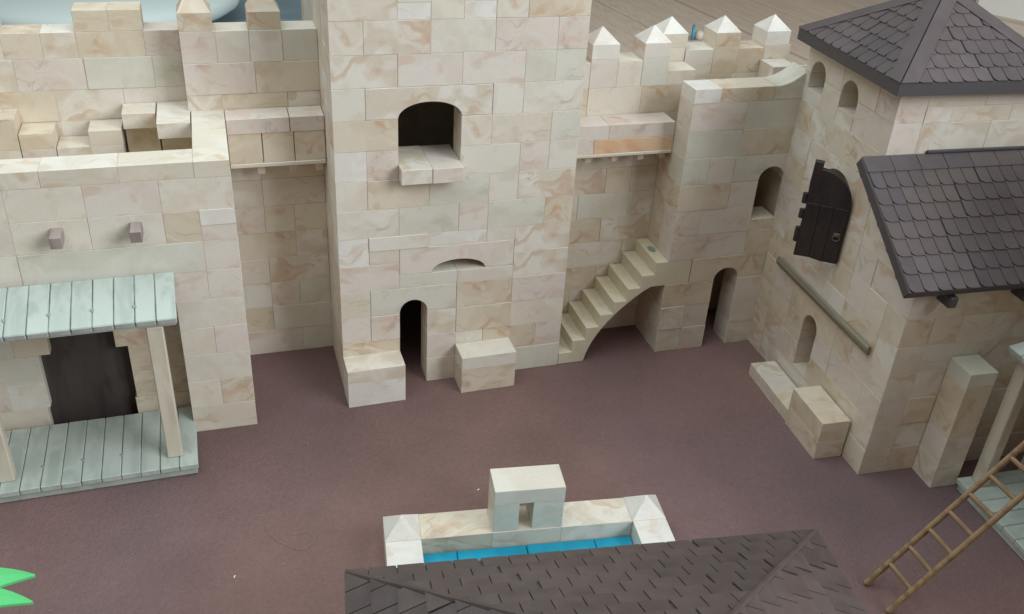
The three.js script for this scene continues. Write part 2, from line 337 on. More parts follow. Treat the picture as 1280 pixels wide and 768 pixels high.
// ================================================================ building on the left
{
  const t = thing('stone_building', 'pale block building with two square pegs above a plank porch', 'building', -7, 1.2);
  const X = (a) => a + 7 - 0.08;                         // blocks are counted from the tower's left edge
  layWall(t, { a0: X(-13), a1: X(-3), y1: 9.5, f: 0, rects: [[X(-13), X(-5), 0, 6]], rows: {
    9: [[X(-13), X(-12)], [X(-12), X(-10)], [X(-10), X(-8), 'cream'], [X(-8), X(-6), 'swirl'], [X(-6), X(-4), 'cream'], [X(-4), X(-3), 'cream']],
    8: [[X(-13), X(-11)], [X(-11), X(-9)], [X(-9), X(-7), 'cream'], [X(-7), X(-5), 'pink'], [X(-5), X(-3), 'cream']],
    7: [[X(-13), X(-11)], [X(-11), X(-9), 'pink'], [X(-9), X(-7), 'cream'], [X(-7), X(-5), 'cream'], [X(-5), X(-4), 'tan'], [X(-4), X(-3), 'white', 7.5, 8], [X(-4), X(-3), 'pink', 7, 7.5]],
    6: [[X(-13), X(-9), 'cream'], [X(-9), X(-4), 'green'], [X(-4), X(-3), 'pink']],
    5: [[X(-5), X(-4), 'pink'], [X(-4), X(-3), 'pink']], 4: [[X(-5), X(-3), 'cream']], 3: [[X(-5), X(-4), 'cream'], [X(-4), X(-3), 'pink']],
    2: [[X(-5), X(-3), 'cream']], 1: [[X(-5), X(-4), 'cream'], [X(-4), X(-3), 'tan']], 0: [[X(-5), X(-3), 'cream']] } });
  // porch front, set back one block, with its doorway
  layWall(t, { a0: X(-13), a1: X(-4), y1: 6, f: -1, tone: 'warm', rects: [[X(-9.1), X(-6.95), 0, 5]], rows: {
    3: [[X(-13), X(-11)], [X(-11), X(-9.95)], [X(-9.95), X(-8.95)], [X(-7.05), X(-6)], [X(-6), X(-4)]],
    2: [[X(-13), X(-11)], [X(-11), X(-9.3), 'green'], [X(-6.7), X(-5), 'tan'], [X(-5), X(-4)]],
    1: [[X(-13), X(-10.4)], [X(-10.4), X(-9.3), 'white'], [X(-6.7), X(-5), 'tan'], [X(-5), X(-4)]],
    0: [[X(-13), X(-9.4), 'cream'], [X(-6.75), X(-4), 'tan']] } });
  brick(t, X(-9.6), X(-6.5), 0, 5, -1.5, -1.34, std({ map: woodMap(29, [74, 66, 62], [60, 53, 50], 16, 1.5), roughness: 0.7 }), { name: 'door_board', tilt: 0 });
  layWall(t, { along: 'z', a0: -5.2, a1: -1, y1: 9.5, f: X(-3), face: 1, tone: 'warm', long: 2, rows: { 9: [[-5.2, -3.1, 'cream'], [-3.1, -1, 'cream']] } });
  // wall at the back with its wide merlon, and the stepped blocks in front of it
  layWall(t, { a0: X(-13), a1: X(-4.1), y1: 11.8, f: -5.2, tone: 'warm', rows: { 11: [[X(-13), X(-11)], [X(-11), X(-9.2)], [X(-9.2), X(-8.1)], [X(-8.1), X(-7.1)], [X(-7.1), X(-5.15), 'tan'], [X(-5.15), X(-4.1)]] } });
  for (const [a, b] of [[-11, -9.25], [-7.1, -6.1], [-6.1, -5.15]]) brick(t, X(a), X(b), 11.8, 12.45, -6.2, -5.2, stone('tan'), { name: 'merlon' });
  layWall(t, { along: 'z', a0: -5.2, a1: -2, y1: 9.5, f: X(-13), face: -1, tone: 'warm', long: 3 });
  const Y = 6.5;
  brick(t, X(-12), X(-4.02), 6, Y, -5.18, -1.02, stone('tan'), { name: 'upper_floor', tilt: 0 });
  for (const [a, y] of [[-10.1, 9.5], [-9.1, 9], [-8.1, 8.5], [-7.12, 9]]) {
    for (let k = Y; k < y - 0.01; k += 1) brick(t, X(a), X(a) + 0.98, k, Math.min(k + 1, y), -5.18, -4.2, stone('warm'), { name: 'step_brick' });
  }
  brick(t, X(-6.07), X(-5.07), 9, 9.5, -5.18, -4.2, stone('swirl'), { name: 'step_slab' });
  brick(t, X(-5.03), X(-4.03), 9, 9.5, -5.18, -3.2, stone('swirl'), { name: 'step_slab' });
  brick(t, X(-6.07), X(-5.07), Y, 9, -5.18, -4.7, stone('tan'), { name: 'step_support' });
  brick(t, X(-5.03), X(-4.03), Y, 9, -5.18, -4.7, stone('tan'), { name: 'step_support' });
  for (const a of [-7.9, -5.82]) { const p = brick(t, a + 7 - 0.16, a + 7 + 0.16, 7.42, 7.78, 0, 0.62, pegMat, { name: 'peg', c: 0.02, tilt: 0 }); p.rotation.x = 0.03; }
}

// ================================================================ plank porch on the left
function porch(name, label, x, z, turn, width, depth, roofDrop, postsAt, roofBack, roofFront) {
  const t = thing(name, label, 'porch', x, z, turn);       // base corner at the right front; x runs left as negative
  const pw = 0.56, n = Math.round(width / pw);
  const deck = new THREE.Group(); deck.name = 'deck'; t.add(deck);
  mesh(deck, 'deck_frame', block(width - 0.1, 0.28, depth - 0.12, 0.03, 1), porchMats[1], -width / 2, 0.14, -depth / 2);
  for (let i = 0; i < n; i++) {
    const m = mesh(deck, 'plank', block(pw - 0.018, 0.2, depth + (rand() - 0.5) * 0.04, 0.022), pick(porchMats), -(i + 0.5) * pw, 0.36, -depth / 2 + 0.02);
    m.rotation.y = (rand() - 0.5) * 0.008;
    if (i % 2 === 1) mesh(deck, 'nail', nailGeometry, nailMat, -i * pw - pw, 0.462, -0.9 - (rand()) * 0.12);
  }
  for (const a of postsAt) {
    const p = mesh(t, 'post', block(0.46, roofFront[1] - 0.72, 0.36, 0.03), postMat, a, 0.46 + (roofFront[1] - 0.72) / 2, -0.62);
    mesh(t, 'post_head', block(1.05, 0.16, 0.36, 0.03), postMat, a + 0.08, roofFront[1] - 0.18, -0.62);
  }
  const roof = new THREE.Group(); roof.name = 'porch_roof'; t.add(roof);
  const run = roofFront[0] - roofBack[0], rise = roofBack[1] - roofFront[1], len = Math.hypot(run, rise), ang = Math.atan2(rise, run);
  roof.position.set(0, ((roofBack[1] + roofFront[1]) / 2) * U, ((roofBack[0] + roofFront[0]) / 2) * U); roof.rotation.x = ang;
  mesh(roof, 'roof_board', block(width - 0.06, 0.1, len - 0.1, 0.02, 1), porchMats[1], -width / 2, -0.17, 0);
  for (let i = 0; i < n; i++) {
    const m = mesh(roof, 'roof_plank', block(pw - 0.016, 0.22, len + (rand() - 0.5) * 0.04, 0.03), pick(porchMats), -(i + 0.5) * pw, -0.01, 0);
    m.rotation.y = (rand() - 0.5) * 0.01;
    if (i % 2 === 1) mesh(roof, 'nail', nailGeometry, nailMat, -i * pw - pw, 0.105, len * 0.18 + (rand() - 0.5) * 0.1);
  }
  return t;
}
const nailGeometry = (() => { const g = new THREE.CylinderGeometry(0.055 * U, 0.07 * U, 0.03 * U, 8); return g; })();
porch('plank_porch', 'grey green plank porch with cream posts before the left building', -4.97, 3.35, 0.015, 7.84, 3.05, 0, [-0.66, -5.42], [-2.12, 6.02], [-0.28, 5.5]);

// ================================================================ stairs
{
  const s = new THREE.Shape(); s.moveTo(8.02, 0);
  for (let k = 1; k <= 8; k++) { s.lineTo(8.02 + 0.5 * (k - 1), 0.5 * k); s.lineTo(k === 8 ? 12.98 : 8.02 + 0.5 * k, 0.5 * k); }
  s.lineTo(12.98, 3.0); s.lineTo(11.45, 2.98);
  for (let i = 1; i <= 12; i++) { const t = i / 12, a = t * Math.PI / 2 * 0.93; s.lineTo(lerp(11.45, 9.03, Math.sin(a) * 0.9 + 0.1 * t), 2.98 * (1 - Math.pow(t, 1.18))); }
  s.lineTo(8.02, 0);
  const t = thing('staircase', 'yellowish cream staircase on an arch climbing from the tower to the wing', 'stairs', 10.5, 0);
  const g = slab(s, 1.94, 0.02); g.translate(-10.5 * U, 0, -1.95 * U);
  mesh(t, 'flight', g, stones.yellow[0]);
  const n = noiseField(77), w = mesh(t, 'stain', new THREE.CylinderGeometry(0.13 * U, 0.15 * U, 0.012 * U, 14), std({ color: 0x8b8c82, roughness: 0.6 }), 1.28, 4.006, -1.05); w.scale.z = 1.7;
}

// ================================================================ curtain wall between tower and wing
{
  const t = thing('curtain_wall', 'block wall with pyramid merlons and orange tinged walkway above the stairs', 'wall', 10, -2);
  const X = (a) => a - 10;
  layWall(t, { a0: X(8.02), a1: X(13), y1: 10, f: 0, tone: 'warm', rows: { 9: [[X(8.02), X(9)], [X(9), X(11), 'cream'], [X(11), X(13), 'tan']] } });
  brick(t, X(8.02), X(9), 10, 10.9, -1, 0, stone('cream'));
  brick(t, X(9), X(10), 10, 11, -1, 0.01, stone('pink')); brick(t, X(10), X(10.92), 10, 10.92, -1, 0, stone('cream'));
  brick(t, X(10.92), X(11.92), 10, 11, -1, 0.01, stone('green')); brick(t, X(11.92), X(13), 10, 10.52, -1, 0, stone('cream'));
  merlon(t, X(9), 0.01, 11, 'white'); merlon(t, X(10.92), 0.01, 11, 'pink');
  for (const [a, b] of [[8.05, 9.5], [9.5, 11.97]]) brick(t, X(a), X(b), 8.52, 9.03, 0.02, 1.0, stone('pink'), { name: 'walkway_slab' });
  brick(t, X(8.05), X(9), 8, 8.52, 0.02, 1.0, stone('pink'), { name: 'walkway_brick' });
  brick(t, X(9), X(11.97), 8, 8.52, 0.02, 1.01, stone('orange'), { name: 'walkway_brick' });
  brick(t, X(8.05), X(11.97), 7.88, 8, 0.02, 1.04, stone('cream'), { name: 'ledge', c: 0.02 });
  for (const a of [8.95, 9.93, 10.95, 11.8]) brick(t, X(a) - 0.12, X(a) + 0.12, 7.55, 7.88, 0.02, 0.72, stone('cream'), { name: 'bracket', c: 0.03 });
}
// ================================================================ far wall behind the wing
{
  const t = thing('curtain_wall', 'hazy block wall with three pyramid merlons behind the wing, beside the slate roof', 'wall', 14.6, -3);
  const X = (a) => a - 14.6;
  layWall(t, { a0: X(13.02), a1: X(17.3), y1: 11, f: 0, tone: 'warm', rows: { 10: [[X(13.02), X(14.15), 'cream', 10, 10.92], [X(14.15), X(15.15), 'tan'], [X(15.15), X(16.2), 'tan', 10, 10.92], [X(16.2), X(17.3), 'swirl']] } });
  brick(t, X(12.1), X(13), 9, 11, -1, -0.03, stone('cream')); brick(t, X(12.1), X(13), 0, 9, -1, -0.03, stone('cream'));
  merlon(t, X(12.05), -0.03, 11, 'cream'); merlon(t, X(14.15), 0, 11, 'tan'); merlon(t, X(16.2), 0, 11, 'white');
  brick(t, X(16.1), X(17.1), 9.5, 10.5, 0.02, 1, stone('swirl')); brick(t, X(16.1), X(17.1), 0, 9.5, 0.02, 1, stone('tan'));
}

// ================================================================ wing
{
  const t = thing('stone_wing', 'cream block wall with narrow arched door and upper arch in the corner', 'wall', 14, 0);
  const X = (a) => a - 14;
  archBrick(t, { a0: X(13), a1: X(16.1), y0: 3, y1: 4, f: 0, hole: [X(14.03), X(15.03)], rise: 0.47, tone: 'tan' });
  archBrick(t, { a0: X(14), a1: X(16.18), y0: 7, y1: 8, f: 0, hole: [X(15.1), X(16.12)], rise: 0.5, tone: 'green' });
  layWall(t, { a0: X(12), a1: X(16.15), y1: 10, f: 0, tone: 'warm', rects: [[X(13), X(16.2), 3, 4], [X(12), X(13), 3, 4], [X(14), X(16.2), 7, 8], [X(15.1), X(16.2), 5.45, 7], [X(14.03), X(15.03), 0, 3]], rows: {
    9: [[X(12), X(14.1), 'pink'], [X(14.1), X(16.15), 'green']],
    8: [[X(12), X(14.1), 'green'], [X(14.1), X(16.15), 'tan']],
    7: [[X(12), X(13), 'green'], [X(13), X(14), 'pink']],
    6: [[X(12), X(14), 'tan'], [X(14), X(15.1), 'pink']],
    5: [[X(12), X(13), 'pink'], [X(13), X(15.1), 'pink'], [X(15.1), X(16.15), 'tan', 5, 5.45]],
    4: [[X(12), X(15.1), 'pink'], [X(15.1), X(16.15), 'tan']] } });
  brick(t, X(12), X(13), 10, 10.5, -1, 0, stone('white'), { jz: 0.01 }); brick(t, X(13), X(15.05), 10, 10.5, -1, 0, stone('tan'));
  // the last coping block sweeps up to the house
  const s = new THREE.Shape(); s.moveTo(0, 0); s.lineTo(1.12, 0); s.lineTo(1.12, 1.0);
  for (let i = 1; i <= 10; i++) { const a = (1 - i / 10); s.lineTo(1.12 * a, 0.5 + 0.5 * a * a); }
  s.lineTo(0, 0); const g = slab(s, 1, 0.02); mesh(t, 'sweeping_coping', g, stone('green'), X(15.06), 10.003, -1);
  brick(t, X(12.02), X(13), 4.02, 7.86, -1.98, -1.02, stone('tan'), { name: 'buttress' }); brick(t, X(12.02), X(13), 0, 3.0, -1.98, -1.02, stone('pink'), { name: 'buttress' });
  brick(t, X(13.04), X(16.3), 8.5, 9, -2.95, -1.03, stone('tan'), { name: 'upper_floor', tilt: 0 });
  brick(t, X(13.6), X(16.3), 0, 8.5, -2.95, -2.5, stone('tan'), { name: 'rear_wall', tilt: 0 });
  brick(t, X(16.32), X(17.2), 0, 9, -2.95, -0.35, stone('tan'), { name: 'return_wall', tilt: 0 }); brick(t, X(13.04), X(13.5), 0, 8.5, -2.95, -1.03, stone('tan'), { name: 'return_wall', tilt: 0 });
}

// ================================================================ roofs
// a tile: square with its lower left corner rounded, thick at its lower edge; (u along the eave, v up the slope)
function tileGeometry(poly, low = 0.1, high = 0.035, h = 0.5) {
  const P = [], T = [], z = (p) => lerp(low, high, Math.min(1, Math.max(0, p[1] / h))), V = (p, q) => new THREE.Vector3(p[0], p[1], q), ou = rand() * 3, ov = rand() * 3;
  const uv = (p, k = 0) => T.push((p[0] + ou) / 3, (p[1] + ov + k) / 3);
  for (let i = 1; i + 1 < poly.length; i++) { P.push(V(poly[0], z(poly[0])), V(poly[i], z(poly[i])), V(poly[i + 1], z(poly[i + 1]))); uv(poly[0]); uv(poly[i]); uv(poly[i + 1]); }
  for (let i = 0; i < poly.length; i++) {
    const a = poly[i], b = poly[(i + 1) % poly.length];
    P.push(V(a, -0.02), V(b, -0.02), V(b, z(b)), V(a, -0.02), V(b, z(b)), V(a, z(a))); uv(a, 0.1); uv(b, 0.1); uv(b); uv(a, 0.1); uv(b); uv(a);
  }
  return finish(P, T);
}
function tileOutline(w, h, round, lap, wide = 0.012) {
  const g = wide, o = [];
  if (round) for (let i = 0; i <= 5; i++) { const a = Math.PI + i / 5 * Math.PI / 2; o.push([g + round + round * Math.cos(a), round + round * Math.sin(a)]); } else o.push([g, 0]);
  o.push([w - 0.012, 0], [w - 0.012, h + lap], [g, h + lap]);
  return o;
}
function clip(poly, region) {                              // both counter-clockwise and convex
  let out = poly;
  for (let i = 0; i < region.length && out.length; i++) {
    const [ax, ay] = region[i], [bx, by] = region[(i + 1) % region.length], side = (p) => (bx - ax) * (p[1] - ay) - (by - ay) * (p[0] - ax), src = out; out = [];
    for (let k = 0; k < src.length; k++) {
      const p = src[k], q = src[(k + 1) % src.length], sp = side(p), sq = side(q);
      if (sp >= -1e-9) out.push(p);
      if ((sp > 1e-9 && sq < -1e-9) || (sp < -1e-9 && sq > 1e-9)) { const t = sp / (sp - sq); out.push([lerp(p[0], q[0], t), lerp(p[1], q[1], t)]); }
    }
  }
  return out;
}
const areaOf = (p) => Math.abs(p.reduce((s, a, i) => { const b = p[(i + 1) % p.length]; return s + a[0] * b[1] - a[1] * b[0]; }, 0)) / 2;
function tileFace(parent, origin, uDir, vDir, region, { w = 0.5, h = 0.5, round = 0.16, mats, merged = false, topRow = null, low = 0.06, shift = 0.5, plate = 4 }) {
  const n = new THREE.Vector3().crossVectors(uDir, vDir).normalize(), basis = new THREE.Matrix4().makeBasis(uDir, vDir, n), q = new THREE.Quaternion().setFromRotationMatrix(basis);
  const us = region.map((p) => p[0]), vs = region.map((p) => p[1]), u1 = Math.max(...us), v1 = Math.max(...vs), u0 = Math.min(...us);
  const shared = [0, 1, 2].map(() => tileGeometry(tileOutline(w, h, round, 0.05), low, 0.02, h)), bits = [];
  let row = 0;
  for (let v = Math.min(...vs); v < v1 - 0.05; row++) {
    const last = topRow && v >= v1 - topRow.h - 0.05, hh = last ? topRow.h : h, ww = last ? topRow.w : w, rr = last ? 0 : round;
    const band = Math.floor(row / 2), slip = (band * 7 + 3) % 5;          // tiles are moulded in plates, two rows high, with an open slit between plates
    for (let u = u0 - (row % 2 ? ww * shift : 0), col = 0; u < u1; u += ww, col++) {
      const open = !last && (col + slip) % plate === 0 && band % 2 === Math.floor((col + slip) / plate) % 2, mat = mats[(Math.floor((col + slip) / plate) * 5 + band * 3) % mats.length];
      const local = tileOutline(ww, hh, rr, 0.05, open ? 0.055 : 0.012).map((p) => [p[0] + u, p[1] + v]), cut = clip(local, region);
      if (cut.length < 3 || areaOf(cut) < 0.015) continue;
      const whole = !last && !open && Math.abs(areaOf(cut) - areaOf(local)) < 1e-4;
      const g = whole && !merged ? pick(shared) : tileGeometry(cut.map((p) => [p[0] - u, p[1] - v]), low, 0.02, hh);
      const at = origin.clone().addScaledVector(uDir, u).addScaledVector(vDir, v).addScaledVector(n, (rand() - 0.5) * 0.006);
      if (merged) { g.applyMatrix4(new THREE.Matrix4().compose(at.multiplyScalar(U), q, new THREE.Vector3(1, 1, 1))); bits.push(g); continue; }
      const m = mesh(parent, 'tile', g, mat, at.x, at.y, at.z); m.quaternion.copy(q);
      m.rotateZ((rand() - 0.5) * 0.012);
    }
    v += hh;
  }
  if (merged && bits.length) { const m = mesh(parent, 'tile_field', mergeGeometries(bits), mats[0]); m.userData.kind = 'stuff'; }
}
function hipRoof(parent, { x0, x1, z0, z1, y, ye, rise, mats, strip = 0, w = 0.5, h = 0.5, hiddenFront = false, hiddenBack = false, round = 0.16 }) {
  const roof = new THREE.Group(); roof.name = 'hip_roof'; parent.add(roof);
  const W = x1 - x0, D = z1 - z0, r = Math.min(W, D) / 2, H = rise * r, Yt = y + ye, V = (a, b, c) => new THREE.Vector3(a, b, c);
  const e = [V(x0, Yt, z1), V(x1, Yt, z1), V(x1, Yt, z0), V(x0, Yt, z0)], b = [V(x0, y, z1), V(x1, y, z1), V(x1, y, z0), V(x0, y, z0)];
  const rl = W >= D ? [V(x0 + r, Yt + H, (z0 + z1) / 2), V(x1 - r, Yt + H, (z0 + z1) / 2)] : [V((x0 + x1) / 2, Yt + H, z1 - r), V((x0 + x1) / 2, Yt + H, z0 + r)];
  const faces = W >= D ? [[e[0], e[1], rl[1], rl[0]], [e[1], e[2], rl[1]], [e[2], e[3], rl[0], rl[1]], [e[3], e[0], rl[0]]] : [[e[0], e[1], rl[0]], [e[1], e[2], rl[1], rl[0]], [e[2], e[3], rl[1]], [e[3], e[0], rl[0], rl[1]]];
  const P = [], T = [], tri = (a, c, d) => { P.push(a, c, d); T.push(0, 0, 1, 0, 1, 1); };
  for (const f of faces) { tri(f[0], f[1], f[2]); if (f[3]) tri(f[0], f[2], f[3]); }
  for (let i = 0; i < 4; i++) { const j = (i + 1) % 4; tri(b[i], b[j], e[j]); tri(b[i], e[j], e[i]); }
  tri(b[0], b[2], b[1]); tri(b[0], b[3], b[2]);
  mesh(roof, 'roof_plate', finish(P, T), slatePlate);
  faces.forEach((f, i) => {
    if (f[0].distanceTo(f[1]) < 0.05) return;
    const uDir = f[1].clone().sub(f[0]).normalize(), top = f[2].clone().sub(f[0]), vDir = top.clone().addScaledVector(uDir, -top.dot(uDir)).normalize();
    const flat = f.map((p) => { const d = p.clone().sub(f[0]); return [d.dot(uDir), d.dot(vDir)]; });
    if (flat.length === 4 && Math.abs(flat[2][0] - flat[3][0]) < 0.02) flat.pop();
    let region = flat;
    if (strip) {                                           // plain boards run up the hips
      const n = new THREE.Vector3().crossVectors(uDir, vDir).normalize(), q = new THREE.Quaternion().setFromRotationMatrix(new THREE.Matrix4().makeBasis(uDir, vDir, n));
      const L = flat[1][0], t = flat[2], tl = flat[flat.length - 1], k = strip * Math.hypot(tl[0], tl[1]) / tl[1];
      const left = clip([[0, 0], [k, 0], [tl[0] + k, tl[1]], tl], flat), right = clip([[L - k, 0], [L, 0], t, [t[0] - k, t[1]]], flat);
      for (const s of [left, right]) { const g = tileGeometry(s, 0.07, 0.07, 1), m = mesh(roof, 'hip_board', g, mats[0], f[0].x, f[0].y, f[0].z); m.quaternion.copy(q); }
      region = clip(clip(flat, [[k, 0], [999, 0], [999, 99], [tl[0] / tl[1] * 99 + k, 99]]), [[-999, 0], [L - k, 0], [L - k - (L - t[0]) / t[1] * 99, 99], [-999, 99]]);
    }
    if (!strip) {                                          // a thin ridge roll covers each hip
      const a = f[0], c = f[f.length - 1], d = c.clone().sub(a), m = mesh(roof, 'hip_roll', block(d.length(), 0.13, 0.13, 0.05, 1), mats[0], (a.x + c.x) / 2, (a.y + c.y) / 2, (a.z + c.z) / 2);
      m.quaternion.setFromUnitVectors(new THREE.Vector3(1, 0, 0), d.normalize());
    }
    tileFace(roof, f[0], uDir, vDir, region, { w, h, mats, round, merged: (i === 0 && hiddenFront) || (i === 2 && hiddenBack) || (i === 1 && hiddenBack) });
  });
  return roof;
}

// ================================================================ house on the right
const HOUSE = { x: 16.1, z: 0.2, turn: -0.0524 };
{
  const t = thing('stone_house', 'tan block house with slate hip roof, lean-to roof and dark arched door', 'house', HOUSE.x, HOUSE.z, HOUSE.turn);
  const L = { along: 'z', f: 0, face: -1, tone: 'warm' };
  archBrick(t, { ...L, a0: -0.3, a1: 2, y0: 11, y1: 12, hole: [0.05, 1.0], rise: 0.5, tone: 'cream' });
  archBrick(t, { ...L, a0: 2, a1: 4, y0: 11, y1: 12, hole: [2.05, 3.0], rise: 0.5, tone: 'cream' });
  archBrick(t, { ...L, a0: 1, a1: 5, y0: 7.5, y1: 9, hole: [2, 4], rise: 0.95, foot: 0.2, tone: 'swirl' });
  archBrick(t, { ...L, a0: 2, a1: 5, y0: 2.9, y1: 4, hole: [3.05, 3.95], rise: 0.46, tone: 'tan' });
  layWall(t, { ...L, a0: -0.3, a1: 5, y1: 12, rects: [[-0.3, 2, 11, 12], [2, 4, 11, 12], [0.05, 1, 10.5, 11], [2.05, 3, 10.5, 11], [1, 5, 7.5, 9], [2, 4, 5.5, 7.5], [2, 5, 2.9, 4], [3.05, 3.95, 1.1, 2.9]] });
  layWall(t, { ...L, a0: 5, a1: 8, y1: 7 });
  { // the gable under the lean-to roof
    const s = new THREE.Shape(); s.moveTo(5, 7); s.lineTo(8, 7); s.lineTo(8, 7.38); s.lineTo(5.02, 9.5); s.lineTo(5, 7);
    const g = slab(s, 1, 0.02); g.rotateY(-Math.PI / 2); g.translate(1 * U, 0, 0); mesh(t, 'gable_block', g, stones.cream[1]);
  }
  layWall(t, { a0: 1, a1: 6.5, y1: 7.3, f: 8, tone: 'warm' });
  layWall(t, { a0: 1, a1: 6, y0: 9, y1: 12, f: 5, tone: 'cream', rows: { 11: [[1, 3, 'cream', 11.5, 12], [3, 6, 'cream', 11.5, 12], [1, 1.9, 'swirl', 11, 11.5], [1.9, 4, 'cream', 11, 11.5], [4, 6, 'cream', 11, 11.5]], 10: [[1, 3.4, 'swirl'], [3.4, 6, 'swirl']] } });
  layWall(t, { a0: 0.02, a1: 6, y1: 12, f: 0.7, tone: 'warm', long: 4, rects: [[0, 1.0, 0, 12]] });
  layWall(t, { along: 'z', a0: -0.3, a1: 8, y1: 7.2, f: 6.5, face: 1, tone: 'warm', long: 4 });
  brick(t, 1.02, 5.5, 9.9, 10.4, 0.72, 3.98, stone('tan'), { name: 'upper_floor', tilt: 0 });
  // pillar at the corner of the porch
  for (const [a, b] of [[0, 1], [1, 2], [2, 3], [3, 4], [4, 4.5]]) brick(t, 2.02, 3, a, b, 8.02, 9.02, stone('warm'), { name: 'pillar_brick' });
  // round rail along the wall
  { const g = new THREE.CylinderGeometry(0.145 * U, 0.145 * U, 6.1 * U, 14); g.rotateX(Math.PI / 2); const m = mesh(t, 'rail', g, rodMat, -0.09, 4.2, 3.85); m.scale.set(0.62, 1.15, 1); }
  hipRoof(t, { x0: -0.5, x1: 5.5, z0: -0.4, z1: 5.5, y: 12.03, ye: 0.36, rise: 0.68, mats: slates, strip: 0.42 });
  // lean-to roof
  const roof = new THREE.Group(); roof.name = 'lean_to_roof'; t.add(roof);
  const o = new THREE.Vector3(-0.8, 7.42, 8.72), e = new THREE.Vector3(-0.8, 10.02, 5.02), u = new THREE.Vector3(1, 0, 0), v = e.clone().sub(o), len = v.length(); v.normalize();
  const n = new THREE.Vector3().crossVectors(u, v), basis = new THREE.Matrix4().makeBasis(u, v, n), q = new THREE.Quaternion().setFromRotationMatrix(basis);
  const c = o.clone().addScaledVector(u, 3.7).addScaledVector(v, len / 2).addScaledVector(n, -0.19);
  mesh(roof, 'roof_plate', block(7.4, len, 0.36, 0.03, 1), slatePlate, c.x, c.y, c.z).quaternion.copy(q);
  tileFace(roof, o, u, v, [[0, 0], [7.4, 0], [7.4, len], [0, len]], { w: 0.455, h: len / 8, round: 0.17, mats: slates, topRow: { h: len / 8, w: 0.92 }, low: 0.06, shift: 0 });
  { const p = o.clone().addScaledVector(u, 4.6).addScaledVector(v, len + 0.02).addScaledVector(n, 0.05); mesh(roof, 'ridge_strip', block(4.8, 0.1, 0.16, 0.03, 1), slatePlate, p.x, p.y, p.z).quaternion.copy(q); }
  for (let k = 0; k < 5; k++) { const p = o.clone().addScaledVector(v, 0.7 + k * 0.85).addScaledVector(n, -0.36).addScaledVector(u, 0.09); mesh(roof, 'roof_lug', block(0.14, 0.2, 0.14, 0.04, 1), slatePlate, p.x, p.y, p.z).quaternion.copy(q); }
  for (const a of [0.92, 3.5, 6]) mesh(roof, 'bracket', block(0.3, 0.36, 0.6, 0.04, 1), slatePlate, a, 6.86, 8.28);
  // arched door leaf standing open
  const s = new THREE.Shape(); s.moveTo(0, 0); s.lineTo(0.5, 0.03); s.lineTo(0.9, -0.02); s.lineTo(1.42, 0); s.lineTo(1.42, 1.95);
  for (let i = 1; i <= 10; i++) { const a = i / 10 * Math.PI / 2; s.lineTo(0.3 + 1.12 * Math.cos(a), 1.95 + 1.2 * Math.sin(a)); }
  s.lineTo(0.3, 3.38); s.lineTo(0.02, 3.38); s.lineTo(0, 2.6); s.lineTo(0.04, 1.9); s.lineTo(0, 0.9); s.lineTo(0, 0);
  const door = mesh(t, 'door', slab(s, 0.2, 0.03, 8), doorMat, -1.12, 5.85, 3.2); door.rotation.y = -0.64;
  for (const [y, h] of [[0.75, 0.5], [1.5, 0.3], [2.05, 0.34]]) { const k = mesh(door, 'hinge', new THREE.CylinderGeometry(0.1 * U, 0.1 * U, h * U, 8), doorMat, -0.03, y, 0.1); }
  for (let k = 0; k < 3; k++) mesh(door, 'board', block(0.42, 1.9, 0.04, 0.015, 1), doorMat, 0.28 + k * 0.44, 1.0, 0.205);
  { const r = mesh(door, 'handle', new THREE.TorusGeometry(0.11 * U, 0.025 * U, 6, 14), ironMat, 1.2, 0.95, 0.26); mesh(door, 'latch_plate', block(0.22, 0.14, 0.04, 0.01, 1), ironMat, 1.2, 1.05, 0.25); }
}
// bench blocks along the house
{
  const place = (x, z) => { const a = -HOUSE.turn; return [HOUSE.x + x * Math.cos(a) - z * Math.sin(a), HOUSE.z + x * Math.sin(a) + z * Math.cos(a)]; };
  const [ax, az] = place(-0.55, 3.5), [bx, bz] = place(-0.58, 6);
  const a = thing('stone_bench', 'low bench of flat blocks along the house wall under the small window', 'bench', ax, az, HOUSE.turn);
  for (const [p, q] of [[-1.5, -0.55], [-0.55, 0.5], [0.5, 1.49]]) brick(a, -0.5, 0.5, 0, 0.5, p, q, stone('warm'));
  const b = thing('stone_bench', 'taller bench block at the end of the low bench by the house corner', 'bench', bx, bz, HOUSE.turn);
  brick(b, -0.52, 0.52, 0, 0.75, -1, 1.02, stone('tan')); brick(b, -0.52, 0.52, 0.75, 1.5, -1, 1.02, stone('tan'));

  // porch of the neighbouring house, seen under the ladder
  porch('plank_porch', 'shadowed plank porch beyond the ladder beside the tan house pillar', ...place(2.82, 9.16 + 7.28), HOUSE.turn - Math.PI / 2, 7.28, 2.4, 0, [-6.96, -3.4], [-2.35, 6.0], [0.0, 5.5]);
  const [hx, hz] = place(5.3, 12.4);
  const h = thing('stone_house', 'neighbouring tan block house behind the shadowed porch', 'house', hx, hz, HOUSE.turn);
  layWall(h, { along: 'z', a0: -3.4, a1: 11, y1: 12, f: 0, face: -1, tone: 'warm', long: 4, rects: [[-2.6, -0.6, 0, 4]] });
  layWall(h, { along: 'x', a0: 1, a1: 7, y1: 12, f: -2.4, tone: 'warm', long: 4 });
  layWall(h, { along: 'x', a0: 1, a1: 7, y1: 12, f: 11, tone: 'warm', long: 4 });
  layWall(h, { along: 'z', a0: -2.4, a1: 10, y1: 12, f: 7, face: 1, tone: 'warm', long: 4 });
  hipRoof(h, { x0: -0.4, x1: 7.4, z0: -3.8, z1: 11.4, y: 12.03, ye: 0.36, rise: 0.68, mats: umbers, hiddenFront: true, hiddenBack: true, w: 1, h: 1, round: 0.3 });
}

